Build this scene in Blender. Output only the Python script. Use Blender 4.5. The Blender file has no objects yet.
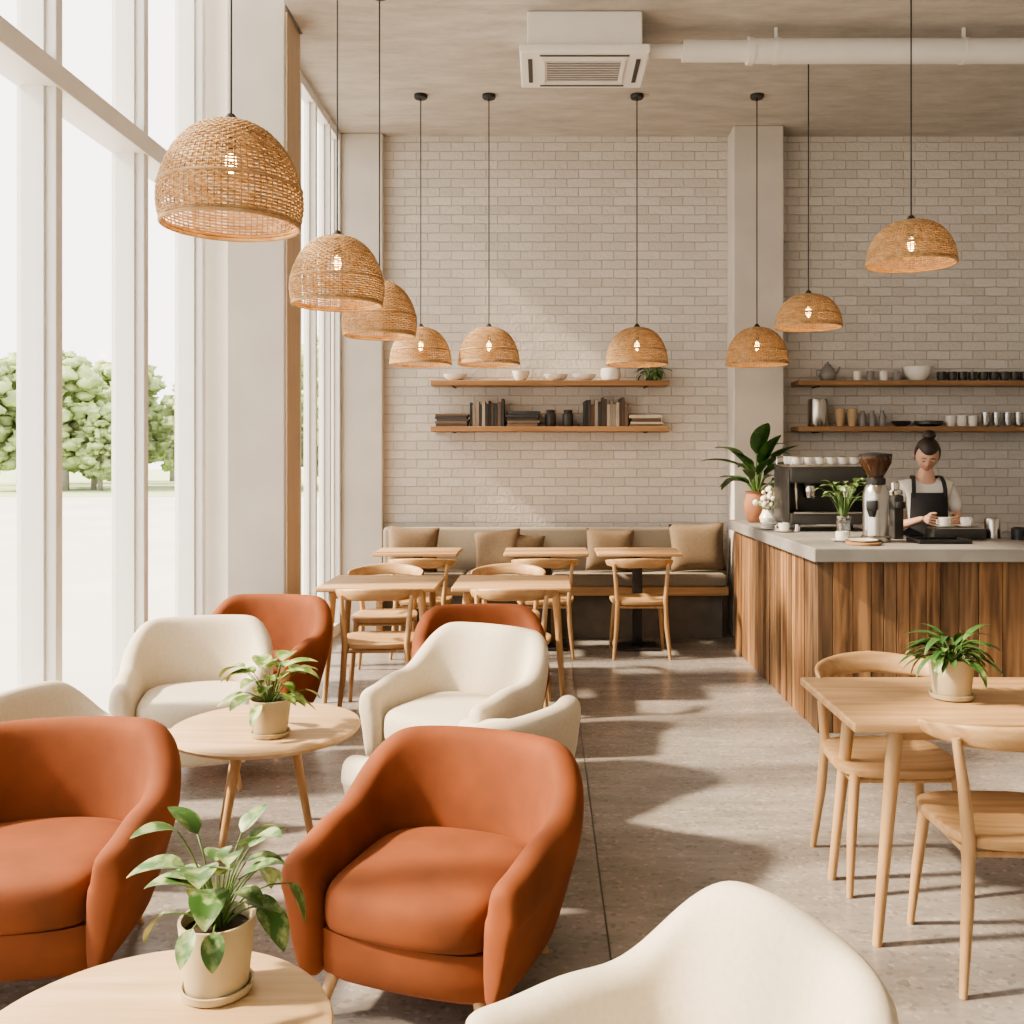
import bpy, bmesh, math, random
from mathutils import Vector, Matrix, Euler
R=random.Random(7)
scene=bpy.context.scene
COL=scene.collection
pi=math.pi
# ---------------------------------------------------------------- materials
def newmat(name):
    m=bpy.data.materials.new(name); m.use_nodes=True
    nt=m.node_tree; b=nt.nodes['Principled BSDF']
    return m,nt,b
def N(nt,t,**kw):
    n=nt.nodes.new(t)
    for k,v in kw.items():
        if k in n.inputs: n.inputs[k].default_value=v
        else: setattr(n,k,v)
    return n
def rgba(c): return (c[0],c[1],c[2],1)
def coords(nt,scale=(1,1,1)):
    tc=N(nt,'ShaderNodeTexCoord'); mp=N(nt,'ShaderNodeMapping'); mp.inputs['Scale'].default_value=scale
    nt.links.new(tc.outputs['Object'],mp.inputs['Vector']); return mp.outputs['Vector']
def ramp(nt,fac,stops):
    r=N(nt,'ShaderNodeValToRGB')
    e=r.color_ramp.elements
    while len(e)<len(stops): e.new(0.5)
    for i,(p,c) in enumerate(stops): e[i].position=p; e[i].color=rgba(c)
    nt.links.new(fac,r.inputs['Fac']); return r.outputs['Color']
def bump(nt,b,h,strength=.3,dist=.01):
    bp=N(nt,'ShaderNodeBump'); bp.inputs['Strength'].default_value=strength; bp.inputs['Distance'].default_value=dist
    nt.links.new(h,bp.inputs['Height']); nt.links.new(bp.outputs['Normal'],b.inputs['Normal'])
def mk(name,c,rough=.5,metal=0,var=.12,nscale=8,scale=(1,1,1),bs=0,bd=.005,sheen=0,spec=None,trans=0):
    m,nt,b=newmat(name)
    v=coords(nt,scale)
    n=N(nt,'ShaderNodeTexNoise',Scale=nscale,Detail=5.0)
    nt.links.new(v,n.inputs['Vector'])
    lo=[x*(1-var) for x in c]; hi=[min(1,x*(1+var)) for x in c]
    nt.links.new(ramp(nt,n.outputs['Fac'],[(.3,lo),(.7,hi)]),b.inputs['Base Color'])
    b.inputs['Roughness'].default_value=rough; b.inputs['Metallic'].default_value=metal
    if sheen:
        b.inputs['Sheen Weight'].default_value=sheen; b.inputs['Sheen Roughness'].default_value=.4
        b.inputs['Sheen Tint'].default_value=rgba([min(1,x*1.6+.03) for x in c])
    if spec is not None: b.inputs['Specular IOR Level'].default_value=spec
    if bs: bump(nt,b,n.outputs['Fac'],bs,bd)
    return m
def emat(name,c,s):
    m=bpy.data.materials.new(name); m.use_nodes=True; nt=m.node_tree
    b=nt.nodes['Principled BSDF']; b.inputs['Base Color'].default_value=rgba(c)
    b.inputs['Emission Color'].default_value=rgba(c); b.inputs['Emission Strength'].default_value=s
    return m
def wood(name,dark,light,axis='x',s=1.0,rough=.45,island=0,grey=0,bs=.12):
    m,nt,b=newmat(name)
    sc={'x':(1.5,22,22),'y':(22,1.5,22),'z':(22,22,1.5)}[axis]
    v=coords(nt,tuple(k*s for k in sc))
    n=N(nt,'ShaderNodeTexNoise',Scale=1.0,Detail=6.0,Distortion=.6)
    nt.links.new(v,n.inputs['Vector'])
    c=ramp(nt,n.outputs['Fac'],[(.3,dark),(.5,[(a+b2)/2 for a,b2 in zip(dark,light)]),(.68,light)])
    if island:
        g=N(nt,'ShaderNodeNewGeometry')
        a,k=1-island,1+island*.4
        r=ramp(nt,g.outputs['Random Per Island'],[(0,(a,a,a)),(.35,(k,k*.97,k*.92)),(.6,(a*1.3,a*1.4,a*1.5)),(.8,(k*.85,k*.78,k*.68)),(1,(k,k,k))])
        mx=N(nt,'ShaderNodeMix',data_type='RGBA',blend_type='MULTIPLY'); mx.inputs[0].default_value=1
        nt.links.new(c,mx.inputs[6]); nt.links.new(r,mx.inputs[7]); c=mx.outputs[2]
        ad=N(nt,'ShaderNodeVectorMath',operation='MULTIPLY_ADD')
        cmb=N(nt,'ShaderNodeCombineXYZ')
        for k in range(3): nt.links.new(g.outputs['Random Per Island'],cmb.inputs[k])
        ad.inputs[1].default_value=(37,37,37)
        nt.links.new(cmb.outputs[0],ad.inputs[0]); nt.links.new(v,ad.inputs[2]); nt.links.new(ad.outputs[0],n.inputs['Vector'])
    nt.links.new(c,b.inputs['Base Color']); b.inputs['Roughness'].default_value=rough
    bump(nt,b,n.outputs['Fac'],bs,.003)
    return m
OAK=wood('oak_x',(.40,.235,.11),(.60,.39,.205),'x')
OAKZ=wood('oak_z',(.38,.225,.105),(.57,.37,.195),'z')
OAKL=wood('oak_light',(.47,.31,.165),(.66,.46,.27),'x')
COLLIT=mk('column_side_warm_lit',(.50,.385,.275),.6,var=.10,nscale=3,scale=(8,8,.6))  # warm light on the column's side face, put into a tan colour
SHELFW=wood('shelf_wood',(.24,.13,.06),(.38,.22,.11),'x')
PLANK=wood('plank_wood',(.072,.036,.018),(.38,.215,.105),'z',s=.9,rough=.6,island=.52,bs=.35)
ORANGE=mk('velvet_rust',(.195,.054,.0155),.85,var=.22,nscale=5,sheen=.3,bs=.08)
CREAM=mk('cream_fabric',(.61,.54,.43),.85,var=.05,nscale=60,sheen=.15,bs=.25,bd=.002)
TAUPE=mk('taupe_fabric',(.25,.215,.17),.9,var=.08,nscale=60,bs=.2,bd=.002,sheen=.2)
PILLOW=mk('pillow_fabric',(.19,.135,.085),.9,var=.1,nscale=50,bs=.3,bd=.002)
WHITE=mk('white_paint',(.74,.72,.69),.5,var=.02)
FRAME=mk('window_frame_paint',(.78,.77,.75),.4,var=.02)
CERAM=mk('ceramic_white',(.80,.77,.72),.25,var=.02)
POTM=mk('pot_cream',(.48,.40,.26),.55,var=.06,nscale=14)
TERRA=mk('terracotta',(.38,.17,.09),.7,var=.15)
BLACK=mk('black_metal',(.02,.02,.02),.4,var=.1)
DARK=mk('dark_grey',(.045,.043,.040),.4,var=.15)
PLINTH=mk('plinth_grey',(.16,.145,.125),.7,var=.15)
STEEL=mk('steel',(.52,.50,.47),.25,1,var=.04)
CHROME=mk('chrome',(.70,.68,.65),.12,1,var=.03)
SOIL=mk('soil',(.04,.025,.015),.95,var=.4,nscale=40,bs=.6)
BROWNG=mk('brown_glass',(.06,.028,.014),.15,var=.1)
PAPER=mk('paper_cup',(.50,.36,.22),.7,var=.05)
GREYC=mk('grey_ceramic',(.24,.23,.22),.4,var=.1)
def leafm(name,c1,c2,sc=25):
    m,nt,b=newmat(name)
    v=coords(nt); n=N(nt,'ShaderNodeTexNoise',Scale=float(sc),Detail=3.0); nt.links.new(v,n.inputs['Vector'])
    nt.links.new(ramp(nt,n.outputs['Fac'],[(.45,c1),(.62,c2)]),b.inputs['Base Color'])
    b.inputs['Roughness'].default_value=.45
    return m
LEAFV=leafm('leaf_variegated',(.055,.13,.03),(.28,.36,.15),30)
LEAFL=leafm('leaf_light',(.12,.23,.045),(.38,.44,.17),30)
LEAFD=leafm('leaf_dark',(.03,.085,.022),(.07,.15,.035),12)
STEM=mk('stem_green',(.11,.19,.05),.6)
FLOWER=mk('flower_white',(.8,.76,.62),.8)
WICKER=wood('wicker',(.30,.17,.075),(.56,.365,.18),'x',s=2.0,rough=.6)
BULB=emat('bulb_glow',(1,.62,.25),22)
SKIN=mk('skin',(.56,.34,.245),.5,var=.04)
HAIR=mk('hair_dark',(.018,.011,.008),.45,var=.3,nscale=60,scale=(1,1,.2))
SHIRT=mk('tshirt_white',(.70,.67,.63),.85,var=.03,bs=.1)
APRON=mk('apron_dark',(.03,.03,.033),.85,var=.1)
LIP=mk('lip',(.40,.16,.13),.5)
CONC=mk('concrete_light',(.58,.545,.50),.75,var=.06,nscale=3,bs=.15,bd=.01)
CTOP=mk('concrete_counter',(.25,.238,.222),.5,var=.12,nscale=6)
m,nt,b=newmat('ceiling_concrete')
v=coords(nt,(1.0,3.2,1)); n=N(nt,'ShaderNodeTexNoise',Scale=2.0,Detail=10.0,Roughness=.75); nt.links.new(v,n.inputs['Vector'])
nt.links.new(ramp(nt,n.outputs['Fac'],[(.3,(.37,.34,.305)),(.7,(.60,.56,.515))]),b.inputs['Base Color'])
b.inputs['Roughness'].default_value=.85; bump(nt,b,n.outputs['Fac'],.4,.02); CEIL=m
m,nt,b=newmat('floor_concrete')
v=coords(nt,(1,1,1))
n1=N(nt,'ShaderNodeTexNoise',Scale=2.6,Detail=10.0,Roughness=.75); v2=coords(nt,(.55,2.0,1)); nt.links.new(v2,n1.inputs['Vector'])
vo=N(nt,'ShaderNodeTexVoronoi',Scale=60.0); nt.links.new(v,vo.inputs['Vector'])
base=ramp(nt,n1.outputs['Fac'],[(.32,(.195,.176,.162)),(.68,(.36,.333,.31))])
sep=N(nt,'ShaderNodeSeparateColor'); nt.links.new(vo.outputs['Color'],sep.inputs[0])
chip=ramp(nt,sep.outputs[0],[(0,(.68,.67,.66)),(.14,(.96,.96,.96)),(.86,(1.0,1.0,1.0)),(1,(1.35,1.33,1.3))])
mx=N(nt,'ShaderNodeMix',data_type='RGBA',blend_type='MULTIPLY'); mx.inputs[0].default_value=.85
nt.links.new(base,mx.inputs[6]); nt.links.new(chip,mx.inputs[7]); nt.links.new(mx.outputs[2],b.inputs['Base Color'])
b.inputs['Roughness'].default_value=.24; bump(nt,b,n1.outputs['Fac'],.05,.01); FLOOR=m
m,nt,b=newmat('painted_brick')
tc=N(nt,'ShaderNodeTexCoord'); sx=N(nt,'ShaderNodeSeparateXYZ'); cx=N(nt,'ShaderNodeCombineXYZ')
nt.links.new(tc.outputs['Object'],sx.inputs[0]); nt.links.new(sx.outputs['X'],cx.inputs['X']); nt.links.new(sx.outputs['Z'],cx.inputs['Y'])
nw=N(nt,'ShaderNodeTexNoise',Scale=9.0,Detail=3.0); nt.links.new(tc.outputs['Object'],nw.inputs['Vector'])
wv=N(nt,'ShaderNodeVectorMath',operation='MULTIPLY_ADD'); wv.inputs[1].default_value=(.014,.014,0)
nt.links.new(nw.outputs['Color'],wv.inputs[0]); nt.links.new(cx.outputs[0],wv.inputs[2])
br=N(nt,'ShaderNodeTexBrick'); nt.links.new(wv.outputs[0],br.inputs['Vector'])
for k,val in {'Scale':1.0,'Mortar Size':.0045,'Mortar Smooth':.7,'Bias':0.0,'Brick Width':.215,'Row Height':.084}.items(): br.inputs[k].default_value=val
br.inputs['Color1'].default_value=rgba((.66,.625,.585)); br.inputs['Color2'].default_value=rgba((.58,.545,.505)); br.inputs['Mortar'].default_value=rgba((.51,.475,.435))
nn=N(nt,'ShaderNodeTexNoise',Scale=30.0,Detail=4.0); nt.links.new(tc.outputs['Object'],nn.inputs['Vector'])
nt.links.new(br.outputs['Color'],b.inputs['Base Color']); b.inputs['Roughness'].default_value=.8
inv=N(nt,'ShaderNodeMath',operation='MULTIPLY_ADD'); inv.inputs[1].default_value=-1.0
nt.links.new(br.outputs['Fac'],inv.inputs[0])
m2=N(nt,'ShaderNodeMath',operation='MULTIPLY'); m2.inputs[1].default_value=.9; nt.links.new(nn.outputs['Fac'],m2.inputs[0]); nt.links.new(m2.outputs[0],inv.inputs[2])
bump(nt,b,inv.outputs[0],.75,.012); BRICK=m
def glassmat(name,tint,k,rough):
    m=bpy.data.materials.new(name); m.use_nodes=True; nt=m.node_tree; nt.nodes.clear()
    o=N(nt,'ShaderNodeOutputMaterial'); t=N(nt,'ShaderNodeBsdfTransparent'); t.inputs[0].default_value=tint; g=N(nt,'ShaderNodeBsdfGlossy',Roughness=rough)
    ms=N(nt,'ShaderNodeMixShader'); ms.inputs[0].default_value=k
    nt.links.new(t.outputs[0],ms.inputs[1]); nt.links.new(g.outputs[0],ms.inputs[2]); nt.links.new(ms.outputs[0],o.inputs[0]); return m
GLASS=glassmat('window_glass',(1,1,1,1),.05,.02)
JAR=glassmat('jar_glass',(.75,.75,.73,1),.3,.05)
# ---------------------------------------------------------------- mesh builder
class MB:
    def __init__(s): s.v=[];s.f=[];s.mi=[];s.mats=[];s.cur=0
    def m(s,mat):
        if mat not in s.mats: s.mats.append(mat)
        s.cur=s.mats.index(mat); return s
    def add(s,vs,fs):
        o=len(s.v); s.v+= [tuple(p) for p in vs]
        for f in fs: s.f.append(tuple(o+i for i in f)); s.mi.append(s.cur)
    def box(s,x0,x1,y0,y1,z0,z1,bev=0,rz=0,seg=2):
        bm=bmesh.new(); bmesh.ops.create_cube(bm,size=1)
        c=Vector(((x0+x1)/2,(y0+y1)/2,(z0+z1)/2))
        for v in bm.verts: v.co=Vector((v.co.x*(x1-x0),v.co.y*(y1-y0),v.co.z*(z1-z0)))
        if bev: bmesh.ops.bevel(bm,geom=bm.edges[:],offset=bev,segments=seg,profile=.5,affect='EDGES')
        if rz: bmesh.ops.rotate(bm,verts=bm.verts,cent=(0,0,0),matrix=Matrix.Rotation(rz,3,'Z'))
        bm.verts.index_update()
        s.add([v.co+c for v in bm.verts],[[v.index for v in f.verts] for f in bm.faces]); bm.free(); return s
    def loft(s,loops,closed=True,cap0=True,cap1=True):
        n=len(loops[0]); vs=[p for l in loops for p in l]; fs=[]
        for i in range(len(loops)-1):
            for j in range(n if closed else n-1):
                k=(j+1)%n; fs.append((i*n+j,i*n+k,(i+1)*n+k,(i+1)*n+j))
        if cap0: fs.append(tuple(reversed(range(n))))
        if cap1: fs.append(tuple((len(loops)-1)*n+j for j in range(n)))
        s.add(vs,fs); return s
    def lathe(s,prof,c=(0,0,0),seg=24,cap=True):
        loops=[[(c[0]+r*math.cos(2*pi*j/seg),c[1]+r*math.sin(2*pi*j/seg),c[2]+z) for j in range(seg)] for r,z in prof]
        return s.loft(loops,True,cap,cap)
    def tube(s,pts,rad,seg=8,cap=True,closed=False):
        pts=[Vector(p) for p in pts]; n=len(pts)
        if not hasattr(rad,'__len__'): rad=[rad]*n
        loops=[]; up=None
        for i,p in enumerate(pts):
            t=(pts[min(i+1,n-1)]-pts[max(i-1,0)])
            if t.length<1e-9: t=Vector((0,0,1))
            t.normalize()
            if up is None:
                up=Vector((0,0,1)) if abs(t.z)<.9 else Vector((1,0,0))
            a=t.cross(up)
            if a.length<1e-6: a=t.cross(Vector((0,1,0)))
            a.normalize(); bb=a.cross(t).normalized(); up=bb
            loops.append([p+(a*math.cos(2*pi*j/seg)+bb*math.sin(2*pi*j/seg))*rad[i] for j in range(seg)])
        return s.loft(loops,True,cap,cap)
    def ball(s,c,r,seg=16,rings=10,rot=None,fn=None):
        if not hasattr(r,'__len__'): r=(r,r,r)
        loops=[]
        for i in range(rings+1):
            ph=-pi/2+pi*(.02+.96*i/rings)
            l=[]
            for j in range(seg):
                th=2*pi*j/seg
                p=Vector((math.cos(ph)*math.cos(th),math.cos(ph)*math.sin(th),math.sin(ph)))
                if fn: p=fn(p)
                p=Vector((p.x*r[0],p.y*r[1],p.z*r[2]))
                if rot: p=rot@p
                l.append(p+Vector(c))
            loops.append(l)
        return s.loft(loops)
    def mesh(s,name,smooth=True,ang=40):
        me=bpy.data.meshes.new(name); me.from_pydata(s.v,[],s.f)
        for mt in s.mats: me.materials.append(mt)
        for p,i in zip(me.polygons,s.mi): p.material_index=i; p.use_smooth=smooth
        bm=bmesh.new(); bm.from_mesh(me); bmesh.ops.recalc_face_normals(bm,faces=bm.faces); bm.to_mesh(me); bm.free()
        if smooth and ang: me.set_sharp_from_angle(angle=math.radians(ang))
        me.update(); return me
def obj(name,me,parent=None,loc=(0,0,0),rz=0,sub=0):
    o=bpy.data.objects.new(name,me); COL.objects.link(o); o.location=loc; o.rotation_euler=(0,0,rz)
    if parent: o.parent=parent
    if sub:
        md=o.modifiers.new('sub','SUBSURF'); md.levels=sub; md.render_levels=sub
    return o
def inst(name,parts,loc,rz=0,sc=1):
    e=bpy.data.objects.new(name,None); COL.objects.link(e); e.location=loc; e.rotation_euler=(0,0,rz)
    e.scale=(sc,sc,sc) if not hasattr(sc,'__len__') else sc
    e.empty_display_size=.1
    for p in parts: obj(p[0],p[1],e,sub=p[2] if len(p)>2 else 0)
    return e
def sstep(a,b,x):
    t=max(0,min(1,(x-a)/(b-a))); return t*t*(3-2*t)
# ---------------------------------------------------------------- room
CZ=4.58; YB=8.9; YF=-3.5; XL=-2.25; XL2=-1.87; XR=5.2; HZ=5.3
def simple(name,f,mats=None,smooth=False):
    mb=MB(); f(mb); return obj(name,mb.mesh(name,smooth))
simple('floor',lambda b:b.m(FLOOR).box(-2.45,XR+.1,YF-.1,YB+.1,-.1,0))
simple('ceiling',lambda b:(b.m(CEIL).box(-1.70,XR,YF,YB,CZ,CZ+.1),b.box(XL2-.1,-1.70,6.75,YB,CZ,CZ+.1)))
simple('ceiling_glazing_cove',lambda b:(b.m(WHITE).box(XL-.2,-1.60,YF,6.75,HZ,HZ+.1),b.box(-1.70,-1.62,YF,6.75,CZ+.1,HZ)))
simple('wall_back',lambda b:b.m(BRICK).box(XL2-.1,XR+.1,YB,YB+.15,0,CZ))
simple('wall_right',lambda b:b.m(CONC).box(XR,XR+.1,YF,YB,0,CZ))
simple('wall_front',lambda b:b.m(WHITE).box(XL-.2,XR,YF-.1,YF,0,HZ))
simple('column_back_wall',lambda b:b.m(CONC).box(1.69,2.14,8.6,YB,0,CZ,.01))
simple('column_corner',lambda b:b.m(CONC).box(XL2-.05,-1.49,8.8,YB,0,CZ,.01))
simple('column_window',lambda b:b.m(CONC).box(-2.12,-1.735,6.4,6.75,0,HZ,.01))
simple('column_lit_side_1',lambda b:b.m(COLLIT).box(-1.735,-1.72,6.41,6.75,0,CZ,.003))  # thin sheet added to paint the concrete column's side as warmly lit
simple('wall_left',lambda b:(b.m(WHITE).box(XL-.15,-2.12,6.46,6.6,0,HZ)))
simple('floor_joint',lambda b:(b.m(DARK).box(.207,.213,YF,8.3,0,.0012)))
def win(b,X,ys,z0,z1,tz,dep=.13,wy=.06):
    b.m(FRAME)
    for y in ys:
        b.box(X-dep,X,y-wy/2,y+wy/2,z0,z1,.004)
        b.box(X-dep+.03,X-.05,y+wy/2,y+wy/2+.018,z0,z1)
        b.box(X-dep+.03,X-.05,y-wy/2-.018,y-wy/2,z0,z1)
    y0,y1=ys[0],ys[-1]
    b.box(X-dep+.005,X-.01,y0,y1,z0,z0+.10)
    if tz: b.box(X-dep+.005,X+.015,y0,y1,tz[0],tz[1],.004); b.box(X-dep+.03,X-.03,y0,y1,tz[1],tz[1]+.03)
    b.box(X-dep+.005,X-.01,y0,y1,z1-.08,z1)
    g=X-.07; b.m(GLASS).add([(g,y0,z0+.1),(g,y1,z0+.1),(g,y1,z1-.05),(g,y0,z1-.05)],[(0,1,2,3)])
ysF=[-3.4,-2.33,-1.36,-.39,.58,1.55,2.52,3.5,4.45,5.42,6.34]
simple('window_1',lambda b:win(b,XL,ysF,0,HZ,(3.31,3.42),.185))
simple('window_2',lambda b:win(b,XL2,[6.80,7.35,7.86,8.38,8.77],0,CZ,None,.10,.05))
# ---------------------------------------------------------------- armchair
def chair_path(s):
    a=abs(s); sg=1 if s>=0 else -1
    W=.42
    if a<=.62:
        t=a/.62*pi/2; x=W*math.sin(t)**.86; y=.06+.33*max(0,math.cos(t))**.86
    else:
        k=(a-.62)/.38; x=W-.02*k*k; y=.06-.37*k
    return Vector((sg*x,y,0))
def chair_frame(s):
    e=1e-3; p=chair_path(s); a=chair_path(max(-1,s-e)); b_=chair_path(min(1,s+e)); t=(b_-a).normalized()
    n=Vector((-t.y,t.x,0))
    if n.dot(p-Vector((0,-.1,0)))<0: n=-n
    return p,n
def armchair_parts(fab):
    mb=MB().m(fab); loops=[]; NS=40
    def prof(s,grow=0):
        a=abs(s); h=.580+.20*(1-sstep(.26,.68,a))-.035*sstep(.75,1,a)
        back=1-sstep(.3,.75,a); fl=.045*back
        th=.115
        P=[(-.10,.13),(-.075,.16),(-.035,.30),(-.008+fl*.4,.43),(fl*.8+.002,h-.13),(fl,h-.06),(fl-.015,h-.02),(fl-th*.5,h),(fl-th+.015,h-.02),(fl-th,h-.06),(fl*.7-th-.005,h-.13),(-th-.015,.42),(-th-.02,.33),(-th-.02,.13)]
        return P,h
    st=[-1+2*i/NS for i in range(NS+1)]
    def loop(s,fwd=0,shr=1):
        P,h=prof(s); p,n=chair_frame(s); c=(-.06,(h+.13)/2+.05); out=[]
        for o,z in P:
            o2=c[0]+(o-c[0])*shr; z2=c[1]+(z-c[1])*(1-(1-shr)*.35)
            q=p+n*o2; out.append((q.x,q.y-fwd,z2))
        return out
    loops.append(loop(-1,.052,.35)); loops.append(loop(-1,.045,.72)); loops.append(loop(-1,.022,.93))
    for s in st: loops.append(loop(s))
    loops.append(loop(1,.022,.93)); loops.append(loop(1,.045,.72)); loops.append(loop(1,.052,.35))
    mb.loft(loops)
    shell=mb.mesh('armchair_shell',True,None)
    def dl(off,sc,z,front):
        out=[]
        for i in range(0,25):
            s=-1+2*i/24; p,n=chair_frame(s); q=p+n*off; out.append(Vector((q.x,q.y,0)))
        f0=out[-1]; f1=out[0]
        for i in range(1,8):
            k=i/8; x=f0.x+(f1.x-f0.x)*k; y=f0.y-front*math.sin(pi*k)**.5; out.append(Vector((x,y,0)))
        return [(q.x*sc,q.y*sc,z) for q in out]
    b2=MB().m(fab); b2.loft([dl(-.13,.94,.13,.03),dl(-.13,.99,.15,.035),dl(-.13,1,.22,.04),dl(-.13,1,.29,.04)])
    base=b2.mesh('armchair_base',True,50)
    b3=MB().m(fab); b3.loft([dl(-.125,.95,.285,.05),dl(-.125,.995,.295,.06),dl(-.125,1.005,.33,.065),dl(-.125,1.005,.38,.065),dl(-.125,.985,.415,.06),dl(-.125,.93,.437,.055),dl(-.125,.8,.447,.05),dl(-.125,.5,.455,.04),dl(-.125,.15,.457,.04)])
    cush=b3.mesh('armchair_cushion',True,70)
    b4=MB().m(OAKZ)
    for x,y in ((.24,-.27),(-.24,-.27),(.22,.25),(-.22,.25)):
        b4.tube([(x,y,.15),(x*1.16,y*1.16,0)],[.022,.013],10)
    return [('shell',shell,1),('seat_base',base),('seat_cushion',cush,1),('legs',b4.mesh('armchair_legs'))]
AO=armchair_parts(ORANGE); AC=armchair_parts(CREAM)
def face(dx,dy): return math.atan2(dy,dx)+pi/2
inst('armchair',AO,(-.31,2.93,0),face(-.34,-1),(.93,.93,.88))
inst('armchair',AO,(-1.60,3.0,0),face(.12,-1),(.95,.95,.90))
inst('armchair',AC,(.225,1.77,0),face(-.95,-.32),(.84,.87,.885))
inst('armchair',AC,(-1.76,4.83,0),face(.22,-1),(.87,.87,.98))
inst('armchair',AO,(-1.70,5.66,0),face(-.12,-1),(.94,.94,.97))
inst('armchair',AO,(-.36,5.37,0),face(.1,-1),(.90,.90,.95))
inst('armchair',AC,(-.41,4.57,0),face(-.6,-1),(.90,.90,.98))
inst('armchair',AC,(-.30,3.76,0),face(-1,.75),(.94,.94,.86))
inst('armchair',AC,(-1.90,3.84,0),face(1,-.2),(.82,.82,.84))
# ---------------------------------------------------------------- round coffee table
def roundtable(r,h):
    a=MB().m(OAKL).lathe([(r*.3,h-.035),(r-.03,h-.035),(r-.008,h-.026),(r,h-.012),(r-.004,h-.003),(r-.012,h),(r*.5,h)],seg=72)
    b=MB().m(OAKZ)
    for i in range(4):
        t=pi/4+i*pi/2+.3
        b.tube([(r*.38*math.cos(t),r*.38*math.sin(t),h-.03),(r*.66*math.cos(t),r*.66*math.sin(t),0)],[.022,.013],12)
    b.lathe([(r*.45,h-.06),(r*.45,h-.034)],seg=32)
    return [('top',a.mesh('round_top')),('legs',b.mesh('round_legs'))]
inst('coffee_table',roundtable(.355,.48),(-.77,1.85,0))
inst('coffee_table',roundtable(.39,.48),(-1.17,4.03,0))
# ---------------------------------------------------------------- dining chair
def chairparts():
    s=MB().m(OAK)
    def sl(k,z):
        out=[]
        for i in range(32):
            t=2*pi*i/32; c,ss=math.cos(t),math.sin(t); n=2/3.6
            x=.235*math.copysign(abs(c)**n,c); y=.225*math.copysign(abs(ss)**n,ss)
            x*=(1-.06*(y/.225)); out.append((x*k,y*k,z))
        return out
    s.loft([sl(.9,.425),sl(.98,.43),sl(1,.445),sl(.99,.458),sl(.95,.463),sl(.7,.455),sl(.3,.450)])
    seat=s.mesh('seat')
    l=MB().m(OAKZ)
    for sx in (1,-1):
        l.tube([(sx*.185,-.175,.44),(sx*.205,-.2,.22),(sx*.22,-.225,0)],[.02,.018,.012],10)
        l.tube([(sx*.225,.235,0),(sx*.20,.205,.25),(sx*.19,.19,.45),(sx*.205,.185,.62),(sx*.218,.165,.75)],[.012,.019,.02,.017,.014],10)
    l.tube([(.19,-.17,.41),(.19,.18,.41)],.012,8); l.tube([(-.19,-.17,.41),(-.19,.18,.41)],.012,8)
    l.tube([(-.19,.185,.41),(.19,.185,.41)],.012,8); l.tube([(-.19,-.17,.41),(.19,-.17,.41)],.012,8)
    legs=l.mesh('legs')
    r=MB().m(OAK); loops=[]; n=28
    for i in range(n+1):
        a=math.radians(-92+184*i/n); k=abs(a)/math.radians(92)
        rad=.265; hh=.041*(1-.55*k**2); th=.013*(1-.3*k**3)
        if i in(0,n): hh*=.5; th*=.5
        c=Vector((rad*math.sin(a),-.01+rad*.88*math.cos(a),.765-.02*k))
        nn=Vector((math.sin(a),math.cos(a),0)); tilt=.012
        L=[]
        for j in range(12):
            q=2*pi*j/12; u=math.copysign(abs(math.cos(q))**.7,math.cos(q))*th; w=math.copysign(abs(math.sin(q))**.7,math.sin(q))*hh
            L.append(c+nn*(u+tilt*w/.041)+Vector((0,0,w)))
        loops.append(L)
    r.loft(loops)
    return [('seat',seat),('legs',legs),('backrest_rail',r.mesh('rail',True,60))]
DC=chairparts()
def dchair(x,y,rz,s=1): inst('dining_chair',DC,(x,y,0),rz,s)
dchair(1.33,3.72,face(0,-1)); dchair(1.47,3.07,face(0.03,1))
dchair(-1.05,6.10,pi+.05); dchair(-.20,6.10,pi-.04)
dchair(-1.17,7.04,0.05); dchair(-.27,7.04,-.05)
dchair(-1.0,7.85,pi); dchair(0.0,7.85,pi); dchair(.77,7.85,pi)
# ---------------------------------------------------------------- rect tables
def legtable(w,d,h,inset,splay):
    a=MB().m(OAK).box(-w/2,w/2,-d/2,d/2,h-.032,h,.008,seg=3)
    a2=MB().m(OAKZ)
    for sx in (1,-1):
        for sy in (1,-1):
            x,y=sx*(w/2-inset),sy*(d/2-inset*.6)
            a2.tube([(x,y,h-.03),(x+sx*splay,y+sy*splay*.3,0)],[.027,.016],12)
    a2.m(OAK).box(-w/2+inset,w/2-inset,-d/2+inset*.6-.01,-d/2+inset*.6+.01,h-.08,h-.03)
    a2.box(-w/2+inset,w/2-inset,d/2-inset*.6-.01,d/2-inset*.6+.01,h-.08,h-.03)
    return [('top',a.mesh('table_top')),('legs',a2.mesh('table_legs'))]
inst('dining_table',legtable(1.10,.66,.75,.17,.07),(1.54,3.40,0))
T2=legtable(.78,.66,.76,.10,.05)
inst('dining_table',T2,(-1.10,6.56,0)); inst('dining_table',T2,(-.22,6.56,0))
def pedtable(w,d,h):
    a=MB().m(OAK).box(-w/2,w/2,-d/2,d/2,h-.03,h,.008,seg=3)
    b=MB().m(BLACK).box(-.04,.04,-.04,.04,.02,h-.03,.005).box(-.18,.18,-.18,.18,0,.02,.005).box(-.15,.15,-.12,.12,h-.045,h-.03)
    return [('top',a.mesh('ped_top')),('pedestal',b.mesh('pedestal'))]
PT=pedtable(.70,.50,.82)
for x in (-1.07,.01,.78): inst('dining_table',PT,(x,8.12,0))
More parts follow.
